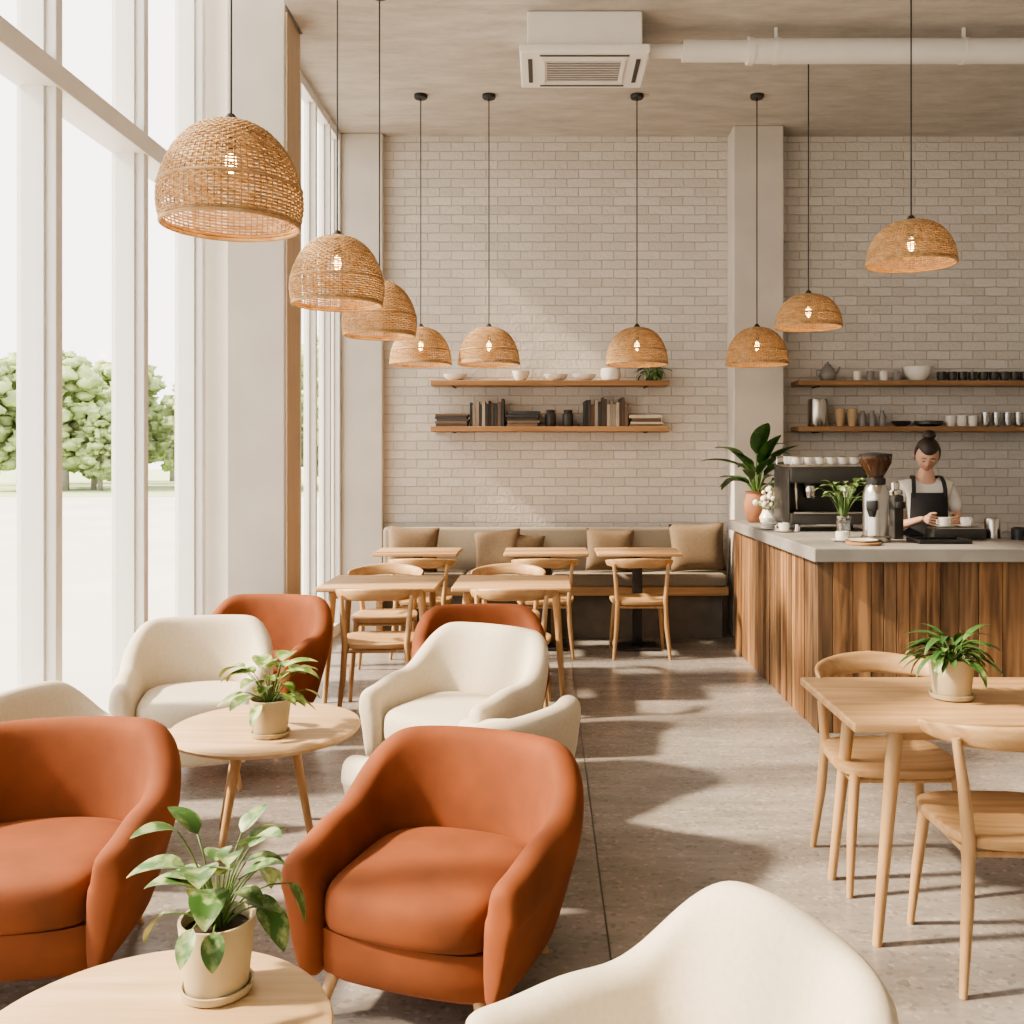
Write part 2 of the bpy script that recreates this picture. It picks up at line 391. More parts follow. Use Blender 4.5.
# ---------------------------------------------------------------- banquette
mb=MB(); mb.m(TAUPE)
for i in range(4):
    x0=-1.47+i*.765; mb.box(x0+.003,x0+.762,8.33,8.77,.48,.585,.03,seg=3)
mb.box(-1.47,1.59,8.70,8.80,.50,.97,.03,seg=3)
bs=mb.mesh('banq_fabric')
mb=MB().m(OAK).box(-1.48,1.60,8.36,8.80,.40,.478,.006)
mb.m(PLINTH).box(-1.45,1.57,8.50,8.78,0,.40)
mb.m(SHELFW).box(-1.48,-1.42,8.40,8.78,0,.40,.004).box(.03,.09,8.40,8.5,0,.40,.004)
inst('banquette_bench',[('upholstery',bs),('wood_base',mb.mesh('banq_base'))],(0,0,0))
def pillow():
    mb=MB().m(PILLOW); n=14
    def z(u,v): return .062*((1-u**4)*(1-v**4))**.6
    vs=[];fs=[]
    for side in (1,-1):
        o=len(vs)
        for i in range(n+1):
            for j in range(n+1):
                u=-1+2*i/n; v=-1+2*j/n
                px=.2*u*(1+.05*abs(u*v)-.03*(1-v*v)); pz=.2*v*(1+.05*abs(u*v)-.03*(1-u*u))
                vs.append((px,side*z(u,v),pz))
        for i in range(n):
            for j in range(n):
                a=o+i*(n+1)+j; fs.append((a,a+1,a+n+2,a+n+1))
    mb.add(vs,fs); me=mb.mesh('pillow',True,None)
    bm=bmesh.new(); bm.from_mesh(me); bmesh.ops.remove_doubles(bm,verts=bm.verts,dist=1e-4); bmesh.ops.recalc_face_normals(bm,faces=bm.faces); bm.to_mesh(me); bm.free()
    return me
PM=pillow()
for x,s,rot in ((-1.18,.95,.05),(-.42,.88,-.1),(-.20,.80,.12),(.58,.90,.05),(1.36,1.02,-.03)):
    o=obj('throw_pillow',PM,None,(x,8.57,.594+.205*s),0); o.rotation_euler=(math.radians(-12),rot,rot*1.5); o.scale=(s*1.15,s,s)
# ---------------------------------------------------------------- counter
mb=MB(); mb.m(CTOP)
mb.box(1.55,5.1,5.52,6.32,1.0,1.08,.006)
mb.box(1.55,2.34,6.32,8.12,1.0,1.08,.006)
top=mb.mesh('counter_top',False)
mb=MB().m(DARK).box(1.63,5.1,5.61,6.26,.0,1.0).box(1.63,2.28,6.26,8.08,0,1.0)
core=mb.mesh('counter_core',False)
mb=MB().m(PLANK); x=1.585
while x<5.08:
    w=R.uniform(.07,.14); mb.box(x,min(x+w-.004,5.1),5.580+R.uniform(0,.012),5.61,.0,1.0,.002,seg=1); x+=w
y=5.61
while y<8.06:
    w=R.uniform(.07,.13); mb.box(1.582+R.uniform(0,.012),1.63,y,min(y+w-.005,8.08),.0,1.0,.002,seg=1); y+=w
inst('service_counter',[('concrete_top',top),('core',core),('plank_cladding',mb.mesh('planks',False))],(0,0,0))
mb=MB().m(DARK).box(2.30,5.1,8.25,8.85,0,.88,.005); mb.m(STEEL).box(2.28,5.12,8.22,8.88,.88,.92,.004)
obj('back_counter',mb.mesh('back_counter',False))
# ---------------------------------------------------------------- shelves
def shelf(x0,x1,z):
    mb=MB().m(SHELFW).box(x0,x1,8.64,8.895,z-.045,z,.004)
    mb.m(BLACK)
    n=max(2,int((x1-x0)/1))
    for i in range(n):
        xx=x0+.2+i*(x1-x0-.4)/(n-1); mb.box(xx-.01,xx+.01,8.70,8.895,z-.055,z-.045)
    obj('wall_shelf',mb.mesh('shelf',False))
ZU,ZD=2.30,1.885
shelf(-1.03,1.12,ZU); shelf(-1.03,1.12,ZD); shelf(2.28,5.1,ZU); shelf(2.28,5.1,ZD)
BK=[mk('book_%d'%i,c,.7) for i,c in enumerate([(.03,.027,.025),(.07,.055,.05),(.42,.37,.30),(.14,.10,.075),(.22,.17,.14),(.04,.045,.05),(.10,.06,.04),(.30,.26,.22)])]
def books_v(x,w,z):
    mb=MB(); e=x+w
    while x<e:
        t=R.uniform(.018,.036); h=R.uniform(.19,.27); mb.m(R.choice(BK)).box(x,x+t-.002,8.70,8.86,z,z+h,.002,seg=1); x+=t
    obj('book_row',mb.mesh('books',False))
def books_h(x,w,z,n):
    mb=MB()
    for i in range(n):
        t=R.uniform(.02,.032); a=R.uniform(0,.03); mb.m(R.choice(BK)).box(x+a,x+w-R.uniform(0,.03),8.68,8.86,z,z+t-.002,.002,seg=1); z+=t
    obj('book_stack',mb.mesh('bookstack',False))
ZU+=.001; ZD+=.001
books_h(-1.0,.31,ZD,5); books_v(-.68,.30,ZD); books_h(-.36,.32,ZD,5); books_v(.35,.38,ZD); books_h(.76,.31,ZD,4)
def lobj(name,prof,mat,x,y,z,seg=24,extra=None):
    mb=MB().m(mat).lathe(prof,seg=seg)
    if extra: extra(mb)
    return obj(name,mb.mesh(name),None,(x,y,z))
def bowl(r,h): return [(r*.45,0),(r*.5,.004),(r*.85,h*.45),(r,h),(r-.006,h),(r*.8,h*.5),(r*.4,.012)]
def cupp(r,h): return [(r*.7,0),(r*.85,.005),(r,h*.5),(r,h),(r-.005,h),(r-.006,h*.5),(r*.6,.01)]
for x in (.05,.21):
    lobj('storage_jar',[(.045,0),(.05,.01),(.05,.11),(.035,.13),(.04,.135),(.04,.15),(.02,.155)],DARK,x,8.76,ZD)
lobj('bowl',bowl(.11,.06),CERAM,-.82,8.76,ZU); lobj('bowl',bowl(.08,.09),CERAM,-.22,8.76,ZU)
lobj('bowl',bowl(.11,.06),CERAM,.10,8.76,ZU); lobj('bowl',bowl(.11,.06),CERAM,.36,8.76,ZU)
lobj('planter_bowl',[(.06,0),(.08,.01),(.095,.06),(.085,.115),(.08,.115),(.06,.08)],CERAM,.60,8.76,ZU)
def teapot(mb):
    mb.tube([(.06,0,.06),(.09,0,.09),(.11,0,.13)],[.015,.011,.008],8); mb.tube([(-.06,0,.1),(-.1,0,.1),(-.1,0,.05),(-.06,0,.04)],.007,6); mb.ball((0,0,.165),.012)
lobj('teapot',[(.05,0),(.07,.03),(.075,.07),(.05,.12),(.03,.135),(.03,.15),(.01,.16)],GREYC,2.58,8.76,ZU,extra=teapot)
for i,x in enumerate((2.80,2.92,3.04,3.16)): lobj('glass_jar',[(.035,0),(.037,.01),(.037,.085),(.033,.09),(.03,.085),(.03,.01)],GREYC if i%2 else CERAM,x+.05,8.76,ZU)
lobj('bowl',bowl(.13,.13),CERAM,3.40,8.76,ZU)
def many(name,xs,prof,mat,y,z):
    mb=MB().m(mat)
    for x in xs: mb.lathe(prof,(x,y,z),20)
    obj(name,mb.mesh(name))
many('dark_mug_row',[3.62+i*.095 for i in range(15)],cupp(.042,.085),DARK,8.76,ZU)
lobj('steel_canister',[(.085,0),(.09,.01),(.09,.23),(.085,.25),(.02,.255)],STEEL,2.49,8.76,ZD)
many('paper_cup_stack',[2.69,2.80],[(.03,0),(.045,.13),(.045,.16),(.035,.165)],PAPER,8.76,ZD)
many('glass_bottle_row',[2.90,2.99,3.08],[(.03,0),(.033,.01),(.033,.09),(.015,.12),(.015,.145),(.01,.147)],GREYC,8.76,ZD)
lobj('bowl',bowl(.09,.05),DARK,3.25,8.76,ZD)
many('plate_stack',[3.50],[(.06,0),(.13,.02),(.13,.05),(.05,.055)],DARK,8.76,ZD)
many('white_cup_row',[3.70,3.80,3.90],cupp(.045,.10),CERAM,8.76,ZD)
many('drinking_glass_row',[4.02+i*.1 for i in range(10)],cupp(.038,.13),JAR,8.76,ZD)
# ---------------------------------------------------------------- lamps
def dome(R0,H,pull,n):
    pts=[]
    for i in range(401):
        ph=pi/2*i/400*.985; r=R0*math.cos(ph)**.80; z=H*math.sin(ph)
        zk=.42*H
        if z<zk: r*=1-pull*((zk-z)/zk)**2
        pts.append((r,z))
    L=[0]
    for a,b_ in zip(pts,pts[1:]): L.append(L[-1]+math.dist(a,b_))
    out=[];k=0
    for i in range(n):
        t=L[-1]*i/(n-1)
        while k<len(L)-2 and L[k+1]<t: k+=1
        f=(t-L[k])/(L[k+1]-L[k]+1e-9); out.append((pts[k][0]+(pts[k+1][0]-pts[k][0])*f,pts[k][1]+(pts[k+1][1]-pts[k][1])*f))
    return out
def lampmesh(R0,H,pull,rings=40,K=72):
    P=dome(R0,H,pull,rings); mb=MB().m(WICKER); seg=216; vs=[];fs=[]
    for j,(r,z) in enumerate(P):
        if r<.03: continue
        tr=.0030; o=len(vs)
        for i in range(seg):
            th=2*pi*i/seg; rr=r+.0026*math.cos(K/2*th+pi*j); jit=.0012*math.sin(5*th+j*1.7)
            for dr,dz in ((tr*.7,0),(0,tr*1.15),(-tr*.7,0),(0,-tr*1.15)):
                vs.append(((rr+dr)*math.cos(th),(rr+dr)*math.sin(th),z+dz+jit))
        for i in range(seg):
            k=(i+1)%seg
            for q in range(4): fs.append((o+i*4+q,o+k*4+q,o+k*4+(q+1)%4,o+i*4+(q+1)%4))
    mb.add(vs,fs)
    P2=dome(R0,H,pull,16)
    for i in range(K):
        th=2*pi*(i+.5)/K; mb.tube([(r*math.cos(th),r*math.sin(th),z) for r,z in P2[:-1]],.0028,4,False)
    r,z=P[0]
    for dz,t in ((0,.007),(.012,.005),(.36*H,.0055)):
        rr=r if dz<.02 else min(P,key=lambda q:abs(q[1]-dz))[0]+.001
        ring=[(rr*math.cos(2*pi*i/64),rr*math.sin(2*pi*i/64),z+dz) for i in range(65)]; mb.tube(ring,t,8,False)
    mb.m(BLACK).lathe([(.03,H-.02),(.035,H),(.022,H+.015),(.012,H+.03)],seg=16)
    return mb.mesh('wicker_shade')
LA=lampmesh(.246,.345,.09,44); LB=lampmesh(.25,.30,.0,38); LC=lampmesh(.235,.235,-.0,34)
def bulbmesh(zc):
    mb=MB().m(BLACK).lathe([(.012,zc+.11),(.018,zc+.10),(.018,zc+.055),(.014,zc+.05)],seg=12)
    mb.m(BULB).ball((0,0,zc+.01),(.020,.020,.040),12,8); return mb.mesh('bulb')
BM=[bulbmesh(.20),bulbmesh(.14),bulbmesh(.10)]
def lamp(kind,x,y,zb,s=1):
    me=[LA,LB,LC][kind]
    e=inst('pendant_lamp',[('shade',me),('bulb',BM[kind])],(x,y,zb),R.uniform(0,3),s)
    mb=MB().m(BLACK).tube([(0,0,[.27,.22,.18][kind]),(0,0,(CZ-zb)/s)],.0045/s,6).lathe([(.05,(CZ-zb)/s-.03),(.055,(CZ-zb)/s-.02),(.055,(CZ-zb)/s)],seg=20)
    obj('cord',mb.mesh('cord'),e)
    l=bpy.data.lights.new('bulb_light','POINT'); l.energy=3; l.color=(1,.66,.36); l.shadow_soft_size=.04
    lo=bpy.data.objects.new('bulb_light',l); COL.objects.link(lo); lo.parent=e; lo.location=(0,0,[.13,.08,.05][kind])
for y in (3.24,4.90,6.15): lamp(0,-1.06,y,2.385)
for x in (-1.02,-.46,.755,1.74): lamp(1,x,7.88,2.37)
lamp(2,1.91,6.96,2.55); lamp(2,2.01,5.27,2.665)
# ---------------------------------------------------------------- AC cassette + pipes
mb=MB().m(WHITE).box(-.385,.385,-.27,.27,.06,.294,.01)
mb.box(-.435,.435,-.31,.31,0,.06,.012)
mb.m(GREYC)
for i in range(9): mb.box(-.25,.25,-.18+i*.04,-.165+i*.04,-.006,.004)
mb.m(WHITE).box(-.28,.28,-.205,-.19,-.012,0).box(-.28,.28,.185,.20,-.012,0).box(-.28,-.265,-.19,.19,-.012,0).box(.265,.28,-.19,.19,-.012,0)
mb.m(DARK).box(-.30,.30,-.27,-.245,-.003,0).box(-.30,.30,.245,.27,-.003,0).box(-.38,-.35,-.2,.2,-.003,0).box(.35,.38,-.2,.2,-.003,0)
obj('ceiling_air_conditioner',mb.mesh('ac',False),None,(.265,6.66,4.284))
mb=MB().m(WHITE).tube([(.66,6.65,4.42),(.95,6.65,4.42)],.05,20).tube([(.95,6.65,4.42),(1.4,6.65,4.42)],.075,20).tube([(1.4,6.65,4.42),(1.44,6.65,4.42)],.095,20).tube([(1.44,6.65,4.42),(5.15,6.65,4.42)],.085,20)
for x in (1.6,2.9,4.2): mb.box(x-.01,x+.01,6.64,6.66,4.42,CZ).tube([(x-.015,6.65,4.42),(x+.015,6.65,4.42)],.09,20)
obj('ceiling_duct_pipe',mb.mesh('pipe'))
# ---------------------------------------------------------------- plants
def leaf(mb,p0,az,el,L,W,droop,mat,tip=1.0,n=8):
    mb.m(mat); p=Vector(p0); cur=el; vs=[]; side=Vector((-math.sin(az),math.cos(az),0))
    for i in range(n+1):
        s=i/n; w=W*.5*(math.sin(pi*min(1,s**.75*.97+.02)))**.8
        d=Vector((math.cos(az)*math.cos(cur),math.sin(az)*math.cos(cur),math.sin(cur)))
        up=side.cross(d); up=-up if up.z<0 else up
        for k in (-1,-.5,0,.5,1): vs.append(p+side*w*k+up*(abs(k)*w*.35-(.08*w if abs(k)==1 else 0)))
        p=p+d*(L/n); cur-=droop/n
    fs=[]
    for i in range(n):
        for k in range(4): a=i*5+k; fs.append((a,a+1,a+6,a+5))
    mb.add(vs,fs)
def foliage(mb,c,n,stem,L,W,mat,el0,el1,droop,seed,srad=.002,bend=.55):
    r=random.Random(seed)
    for i in range(n):
        az=i*2.399+r.uniform(-.4,.4); el=r.uniform(el0,el1); sl=stem*r.uniform(.5,1.15)
        pts=[];cur=min(1.5,el+bend); p=Vector(c)+Vector((math.cos(az),math.sin(az),0))*.015
        for k in range(6):
            pts.append(p.copy()); p=p+Vector((math.cos(az)*math.cos(cur),math.sin(az)*math.cos(cur),math.sin(cur)))*(sl/5); cur-=bend/5
        mb.m(STEM).tube(pts,[srad*1.4]*3+[srad]*3,5)
        sc=r.uniform(.7,1.15); leaf(mb,pts[-1],az+r.uniform(-.5,.5),cur-r.uniform(0,.5),L*sc,W*sc,droop*r.uniform(.6,1.3),mat)
def potted(name,loc,r,h,mat,fn,saucer=True):
    e=bpy.data.objects.new(name,None); COL.objects.link(e); e.location=loc
    mb=MB().m(mat); z0=0
    if saucer: mb.lathe([(r*.7,0),(r*.92,.004),(r*.97,.02),(r*.9,.02),(r*.8,.008)],seg=36); z0=.006
    mb.lathe([(r*.78,z0),(r*.82,z0+.006),(r,h-.004),(r,h),(r-.006,h),(r-.01,h-.02),(r-.012,h-.03)],seg=36)
    mb.m(SOIL).lathe([(r-.012,h-.022),(r*.5,h-.018),(.01,h-.016)],seg=24)
    obj('pot',mb.mesh('pot'),e)
    lb=MB(); fn(lb,(0,0,h-.02)); obj('foliage',lb.mesh('foliage',True,None),e)
    return e
potted('potted_pothos_plant',(-.69,2.02,.48),.078,.155,POTM,lambda b,c:(foliage(b,c,10,.15,.105,.068,LEAFV,.5,1.2,.9,3,bend=.7),foliage(b,c,7,.15,.10,.062,LEAFV,-.25,.4,.7,9,bend=.9),foliage(b,c,6,.20,.105,.066,LEAFV,.9,1.3,.7,14),foliage(b,c,4,.20,.10,.06,LEAFV,-.6,-.2,.4,19,bend=1.4)))
potted('potted_pothos_plant',(-1.11,3.88,.48),.082,.15,POTM,lambda b,c:(foliage(b,c,20,.15,.12,.072,LEAFL,.5,1.3,1.1,5),foliage(b,c,9,.12,.12,.06,LEAFL,-.2,.3,.6,8)))
potted('potted_fern',(1.44,3.40,.751),.078,.145,POTM,lambda b,c:(foliage(b,c,44,.08,.12,.026,LEAFD,.4,1.35,1.2,21,.0015),foliage(b,c,34,.07,.11,.028,LEAFV,-.1,.6,1.0,22,.0015)))
def tall(b,c): foliage(b,c,13,.30,.34,.13,LEAFD,1.0,1.4,1.0,31,.005,bend=.3); foliage(b,c,8,.18,.30,.12,LEAFD,.5,.95,.9,37,.005,bend=.4)
e=bpy.data.objects.new('potted_palm_plant',None); COL.objects.link(e); e.location=(1.72,7.80,1.08)
mb=MB().m(TERRA).lathe([(.06,0),(.075,.01),(.10,.09),(.105,.15),(.085,.21),(.08,.23),(.095,.25),(.085,.25),(.07,.22)],seg=32); mb.m(SOIL).lathe([(.07,.225),(.01,.23)],seg=16); obj('pot',mb.mesh('urn'),e)
lb=MB(); tall(lb,(0,0,.22)); obj('foliage',lb.mesh('f',True,None),e)
e=bpy.data.objects.new('flower_vase',None); COL.objects.link(e); e.location=(1.73,7.43,1.08)
mb=MB().m(CERAM).lathe([(.04,0),(.06,.02),(.07,.06),(.05,.10),(.045,.12),(.04,.12),(.03,.1)],seg=24); obj('vase',mb.mesh('vase'),e)
mb=MB(); r=random.Random(4)
for i in range(44):
    a=r.uniform(0,6.28); q=r.uniform(0,.11); z=.14+r.uniform(0,.15)*(1-q/.16); mb.m(FLOWER).ball((q*math.cos(a),q*math.sin(a),z),r.uniform(.014,.026),8,5)
    mb.m(STEM).tube([(0,0,.1),(q*math.cos(a),q*math.sin(a),z)],.002,4)
obj('blooms',mb.mesh('blooms'),e)
potted('potted_herb_plant',(1.96,6.30,1.08),.05,.14,JAR,lambda b,c:(foliage(b,c,30,.25,.085,.05,LEAFV,.6,1.4,1.0,41)),False)
e=bpy.data.objects.new('trailing_shelf_plant',None); COL.objects.link(e); e.location=(.97,8.75,ZU)
mb=MB().m(DARK).lathe([(.05,0),(.065,.05),(.065,.06),(.05,.055)],seg=20); obj('pot',mb.mesh('pot2'),e)
lb=MB(); foliage(lb,(0,0,.04),50,.10,.10,.038,LEAFV,-.1,1.2,1.4,51,.0015); obj('foliage',lb.mesh('f2',True,None),e)
# ---------------------------------------------------------------- espresso machine
mb=MB()
mb.m(CHROME)
for sx in (-.25,.25):
    for sy in (-.18,.18): mb.lathe([(.025,0),(.02,.02),(.02,.05)],(sx,sy,0),12)
mb.m(DARK).box(-.31,.31,-.24,.24,.05,.13,.012)
mb.m(DARK).box(-.30,.30,0.0,.25,.13,.40,.015)
mb.m(DARK).box(-.31,.31,-.22,.25,.34,.47,.02)
mb.m(STEEL).box(-.315,.315,-.225,.255,.455,.475,.006).box(-.29,.29,-.245,-.02,.125,.14,.003)
mb.m(DARK).box(-.318,-.308,-.20,.24,.08,.44,.004).box(.308,.318,-.20,.24,.08,.44,.004)
for sx in (-.15,.12):
    mb.m(CHROME).lathe([(.045,.26),(.048,.27),(.048,.32),(.035,.345)],(sx,-.12,0),20)
    mb.lathe([(.038,.235),(.042,.24),(.042,.265)],(sx,-.12,0),20); mb.m(BLACK).tube([(sx,-.16,.25),(sx,-.29,.235)],[.011,.015],10)
mb.m(CHROME).tube([(-.27,-.2,.36),(-.28,-.25,.3),(-.27,-.24,.16)],.007,8).tube([(.27,-.2,.36),(.28,-.25,.3),(.27,-.24,.16)],.007,8)
for y in (-.2,.23): mb.tube([(-.3,y,.475),(-.3,y,.53),(.3,y,.53),(.3,y,.475)],.006,8)
for i in range(7):
    for j in range(3): mb.m(CERAM).lathe(cupp(.036,.055),(-.245+i*.082,-.13+j*.12,.476),14)
o=obj('espresso_machine',mb.mesh('espresso'),None,(2.05,7.02,1.08),0)
# grinders
mb=MB().m(STEEL).lathe([(.085,0),(.09,.01),(.09,.03),(.078,.04),(.08,.29),(.072,.33),(.055,.355)],seg=28)
mb.m(BLACK).lathe([(.05,.35),(.06,.36),(.06,.39),(.05,.40)],seg=20)
mb.m(BROWNG).lathe([(.045,.40),(.095,.49),(.098,.53),(.09,.535)],seg=24)
mb.m(BLACK).lathe([(.098,.53),(.10,.545),(.02,.555)],seg=24)
mb.m(BLACK).box(-.03,.03,-.16,-.07,.20,.26,.008).box(-.05,.05,-.15,-.05,0.0,.02,.004)
mb.tube([(.0,-.13,.2),(0,-.13,.16)],[.03,.018],12)
obj('coffee_grinder',mb.mesh('grinder'),None,(2.06,5.98,1.08),-.5)
mb=MB().m(DARK).box(-.035,.035,-.05,.05,0,.28,.01); mb.m(CHROME).lathe([(.045,.28),(.05,.29),(.05,.31),(.03,.32)],seg=16).lathe([(.028,.32),(.03,.36),(.02,.37)],seg=16)
mb.m(BLACK).lathe([(.03,.2),(.035,.21),(.03,.24)],(0,-.06,0),16)
obj('coffee_grinder',mb.mesh('grinder2'),None,(2.26,6.20,1.08),.2)
def cupsaucer(x,y,z,name='coffee_cup'):
    mb=MB().m(CERAM).lathe([(.03,0),(.065,.008),(.07,.014),(.06,.012),(.03,.006)],seg=24).lathe(cupp(.038,.055),(0,0,.008),20)
    mb.tube([(.036,0,.05),(.058,0,.045),(.056,0,.025),(.034,0,.02)],.004,6); obj(name,mb.mesh(name),None,(x,y,z),R.uniform(0,6))
cupsaucer(1.85,5.98,1.08); cupsaucer(1.68,6.75,1.08)
mb=MB().m(SHELFW).lathe([(.10,0),(.105,.005),(.105,.015),(.10,.018)],seg=32); mb.m(CERAM).lathe([(.04,.018),(.08,.026),(.085,.032),(.05,.026)],seg=28)
obj('serving_board',mb.mesh('board'),None,(1.91,5.76,1.08))
mb=MB().m(BLACK).box(-.16,.16,-.11,.11,0,.012,.004).box(-.16,.16,-.11,-.10,.012,.025).box(-.16,.16,.10,.11,.012,.025).box(-.16,-.15,-.1,.1,.012,.025).box(.15,.16,-.1,.1,.012,.025)
obj('serving_tray',mb.mesh('tray'),None,(2.42,5.90,1.08))
mb=MB().m(DARK).box(-.17,.17,-.08,.08,0,.07,.01); mb.m(STEEL).box(-.15,.15,-.07,.07,.07,.075)
obj('coffee_scale_stand',mb.mesh('scale'),None,(2.64,6.18,1.08))
cupsaucer(2.57,6.17,1.156); cupsaucer(2.71,6.17,1.156)
mb=MB().m(CERAM)
for k in range(4): mb.lathe([(.02,0),(.07,.006),(.075,.012),(.02,.008)],(0,0,.012*k),24)
obj('plate_stack',mb.mesh('plates'),None,(1.65,7.02,1.08))
many('syrup_bottle_row',[3.15,3.24],[(.028,0),(.03,.01),(.03,.11),(.012,.14),(.012,.17),(.008,.172)],BROWNG,6.15,1.08)
many('dark_canister',[3.02],[(.045,0),(.045,.07),(.03,.08)],BLACK,6.12,1.08)
lobj('steel_canister',[(.05,0),(.05,.12),(.045,.13),(.01,.135)],STEEL,2.90,6.22,1.08)
mb=MB().m(DARK).box(-.12,.12,-.1,.1,0,.20,.02); mb.m(CHROME).box(-.11,.11,-.102,-.1,.1,.17); mb.lathe([(.05,.2),(.05,.24),(.02,.25)],seg=16)
obj('milk_steamer',mb.mesh('steamer'),None,(3.40,6.12,1.08))
many('paper_cup_stack',[3.1,3.2],[(.03,0),(.042,.2),(.035,.205)],PAPER,8.5,.92)
# ---------------------------------------------------------------- barista
BX,BY=2.67,6.74
e=bpy.data.objects.new('barista',None); COL.objects.link(e); e.location=(BX,BY,0); e.rotation_euler=(0,0,-.12)
def skin(name,nodes,edges,root,mat,sub=2,parent=e):
    me=bpy.data.meshes.new(name); keys=list(nodes); me.from_pydata([nodes[k][0] for k in keys],[(keys.index(a),keys.index(b_)) for a,b_ in edges],[])
    me.materials.append(mat); o=bpy.data.objects.new(name,me); COL.objects.link(o); o.parent=parent
    md=o.modifiers.new('skin','SKIN'); md.use_smooth_shade=True; md.use_x_symmetry=False
    if not me.skin_vertices:
        bm=bmesh.new(); bm.from_mesh(me); bm.verts.layers.skin.verify(); bm.to_mesh(me); bm.free()
    for i,k in enumerate(keys):
        r=nodes[k][1]; r=r if hasattr(r,'__len__') else (r,r)
        me.skin_vertices[0].data[i].radius=r; me.skin_vertices[0].data[i].use_root=(k==root)
    s=o.modifiers.new('sub','SUBSURF'); s.levels=sub; s.render_levels=sub
    return o
nd={'pel':((0,0,.95),(.15,.10)),'sp':((0,0,1.10),(.115,.08)),'ch':((0,0,1.27),(.125,.085)),'uc':((0,.005,1.39),(.085,.055)),'nk':((0,0,1.47),.052),'nt':((0,-.03,1.56),.047)}
ed=[('pel','sp'),('sp','ch'),('ch','uc'),('uc','nk'),('nk','nt')]
WR={1:(.10,-.39,1.20),-1:(-.11,-.40,1.20)}
for s,t in ((1,'r'),(-1,'l')):
    nd['sh'+t]=((s*.15,.005,1.405),.046); nd['ua'+t]=((s*.195,-.005,1.27),.040); nd['el'+t]=((s*.215,-.05,1.13),.033); nd['fa'+t]=((s*.17,-.22,1.155),.031); nd['wr'+t]=(WR[s],(.020,.026))
    nd['hp'+t]=((s*.09,0,.86),.085); nd['kn'+t]=((s*.10,-.01,.48),.055); nd['ca'+t]=((s*.10,.02,.32),.052); nd['an'+t]=((s*.10,.02,.09),.034); nd['to'+t]=((s*.11,-.13,.035),.03)
    ed+=[('uc','sh'+t),('sh'+t,'ua'+t),('ua'+t,'el'+t),('el'+t,'fa'+t),('fa'+t,'wr'+t),('pel','hp'+t),('hp'+t,'kn'+t),('kn'+t,'ca'+t),('ca'+t,'an'+t),('an'+t,'to'+t)]
skin('body',nd,ed,'pel',SKIN)
sn={'pel':((0,0,.93),(.165,.115)),'sp':((0,0,1.10),(.135,.10)),'ch':((0,-.005,1.27),(.148,.108)),'uc':((0,0,1.40),(.12,.085)),'nk':((0,.003,1.468),(.066,.064))}
se=[('pel','sp'),('sp','ch'),('ch','uc'),('uc','nk')]
for s,t in ((1,'r'),(-1,'l')):
    sn['sh'+t]=((s*.152,0,1.40),.058); sn['ua'+t]=((s*.193,-.005,1.28),.053); sn['ub'+t]=((s*.203,-.018,1.21),.052)
    se+=[('uc','sh'+t),('sh'+t,'ua'+t),('ua'+t,'ub'+t)]
skin('tshirt',sn,se,'pel',SHIRT)
tn={'pel':((0,0,.95),(.16,.115))};te=[]
for s,t in ((1,'r'),(-1,'l')):
    tn['hp'+t]=((s*.09,0,.84),.10); tn['kn'+t]=((s*.10,-.01,.48),.075); tn['an'+t]=((s*.10,.02,.12),.058)
    te+=[('pel','hp'+t),('hp'+t,'kn'+t),('kn'+t,'an'+t)]
skin('trousers',tn,te,'pel',APRON)
mb=MB().m(APRON); loops=[]
for i in range(15):
    z=.52+i*.06
    a=.19 if z<1.1 else .175; bdep=.135 if z<1.1 else .130
    half=1.45 if z<1.09 else .86-.35*(z-1.09)
    out=[];inn=[]
    for j in range(15):
        t=-half+2*half*j/14; out.append((a*math.sin(t),-bdep*math.cos(t)-.004,z)); inn.append(((a-.006)*math.sin(t),-(bdep-.006)*math.cos(t)-.004,z))
    loops.append(out+inn[::-1])
mb.loft(loops)
def ribbon(pts,w,nrm):
    L=[]
    for p,nn in zip(pts,nrm):
        p=Vector(p); nn=Vector(nn)*.004; L.append([p+Vector((-w,0,0))+nn,p+Vector((w,0,0))+nn,p+Vector((w,0,0))-nn,p+Vector((-w,0,0))-nn])
    mb.loft(L)
for s in (1,-1): ribbon([(s*.105,-.112,1.33),(s*.104,-.108,1.385),(s*.100,-.088,1.435),(s*.094,-.045,1.468),(s*.086,.01,1.474),(s*.076,.06,1.455),(s*.06,.10,1.38)],.013,[(0,-1,0),(0,-1,.2),(0,-.8,.6),(0,-.4,.9),(0,0,1),(0,.6,.8),(0,1,.2)])
mb.tube([(.19*math.sin(t/10*2*pi),-.14*math.cos(t/10*2*pi),1.07) for t in range(11)],.008,6)
mb.box(-.09,.09,-.15,-.138,.80,.95,.004)
obj('apron',mb.mesh('apron'),e)
mb=MB().m(BLACK)
for s in (1,-1): mb.ball((s*.105,-.06,.045),(.048,.135,.05),16,8)
obj('shoes',mb.mesh('shoes'),e)
he=bpy.data.objects.new('head',None); COL.objects.link(he); he.parent=e; he.location=(0,-.05,1.618); he.rotation_euler=(math.radians(34),math.radians(4),math.radians(-8)); he.scale=(1.07,1.05,1.03)
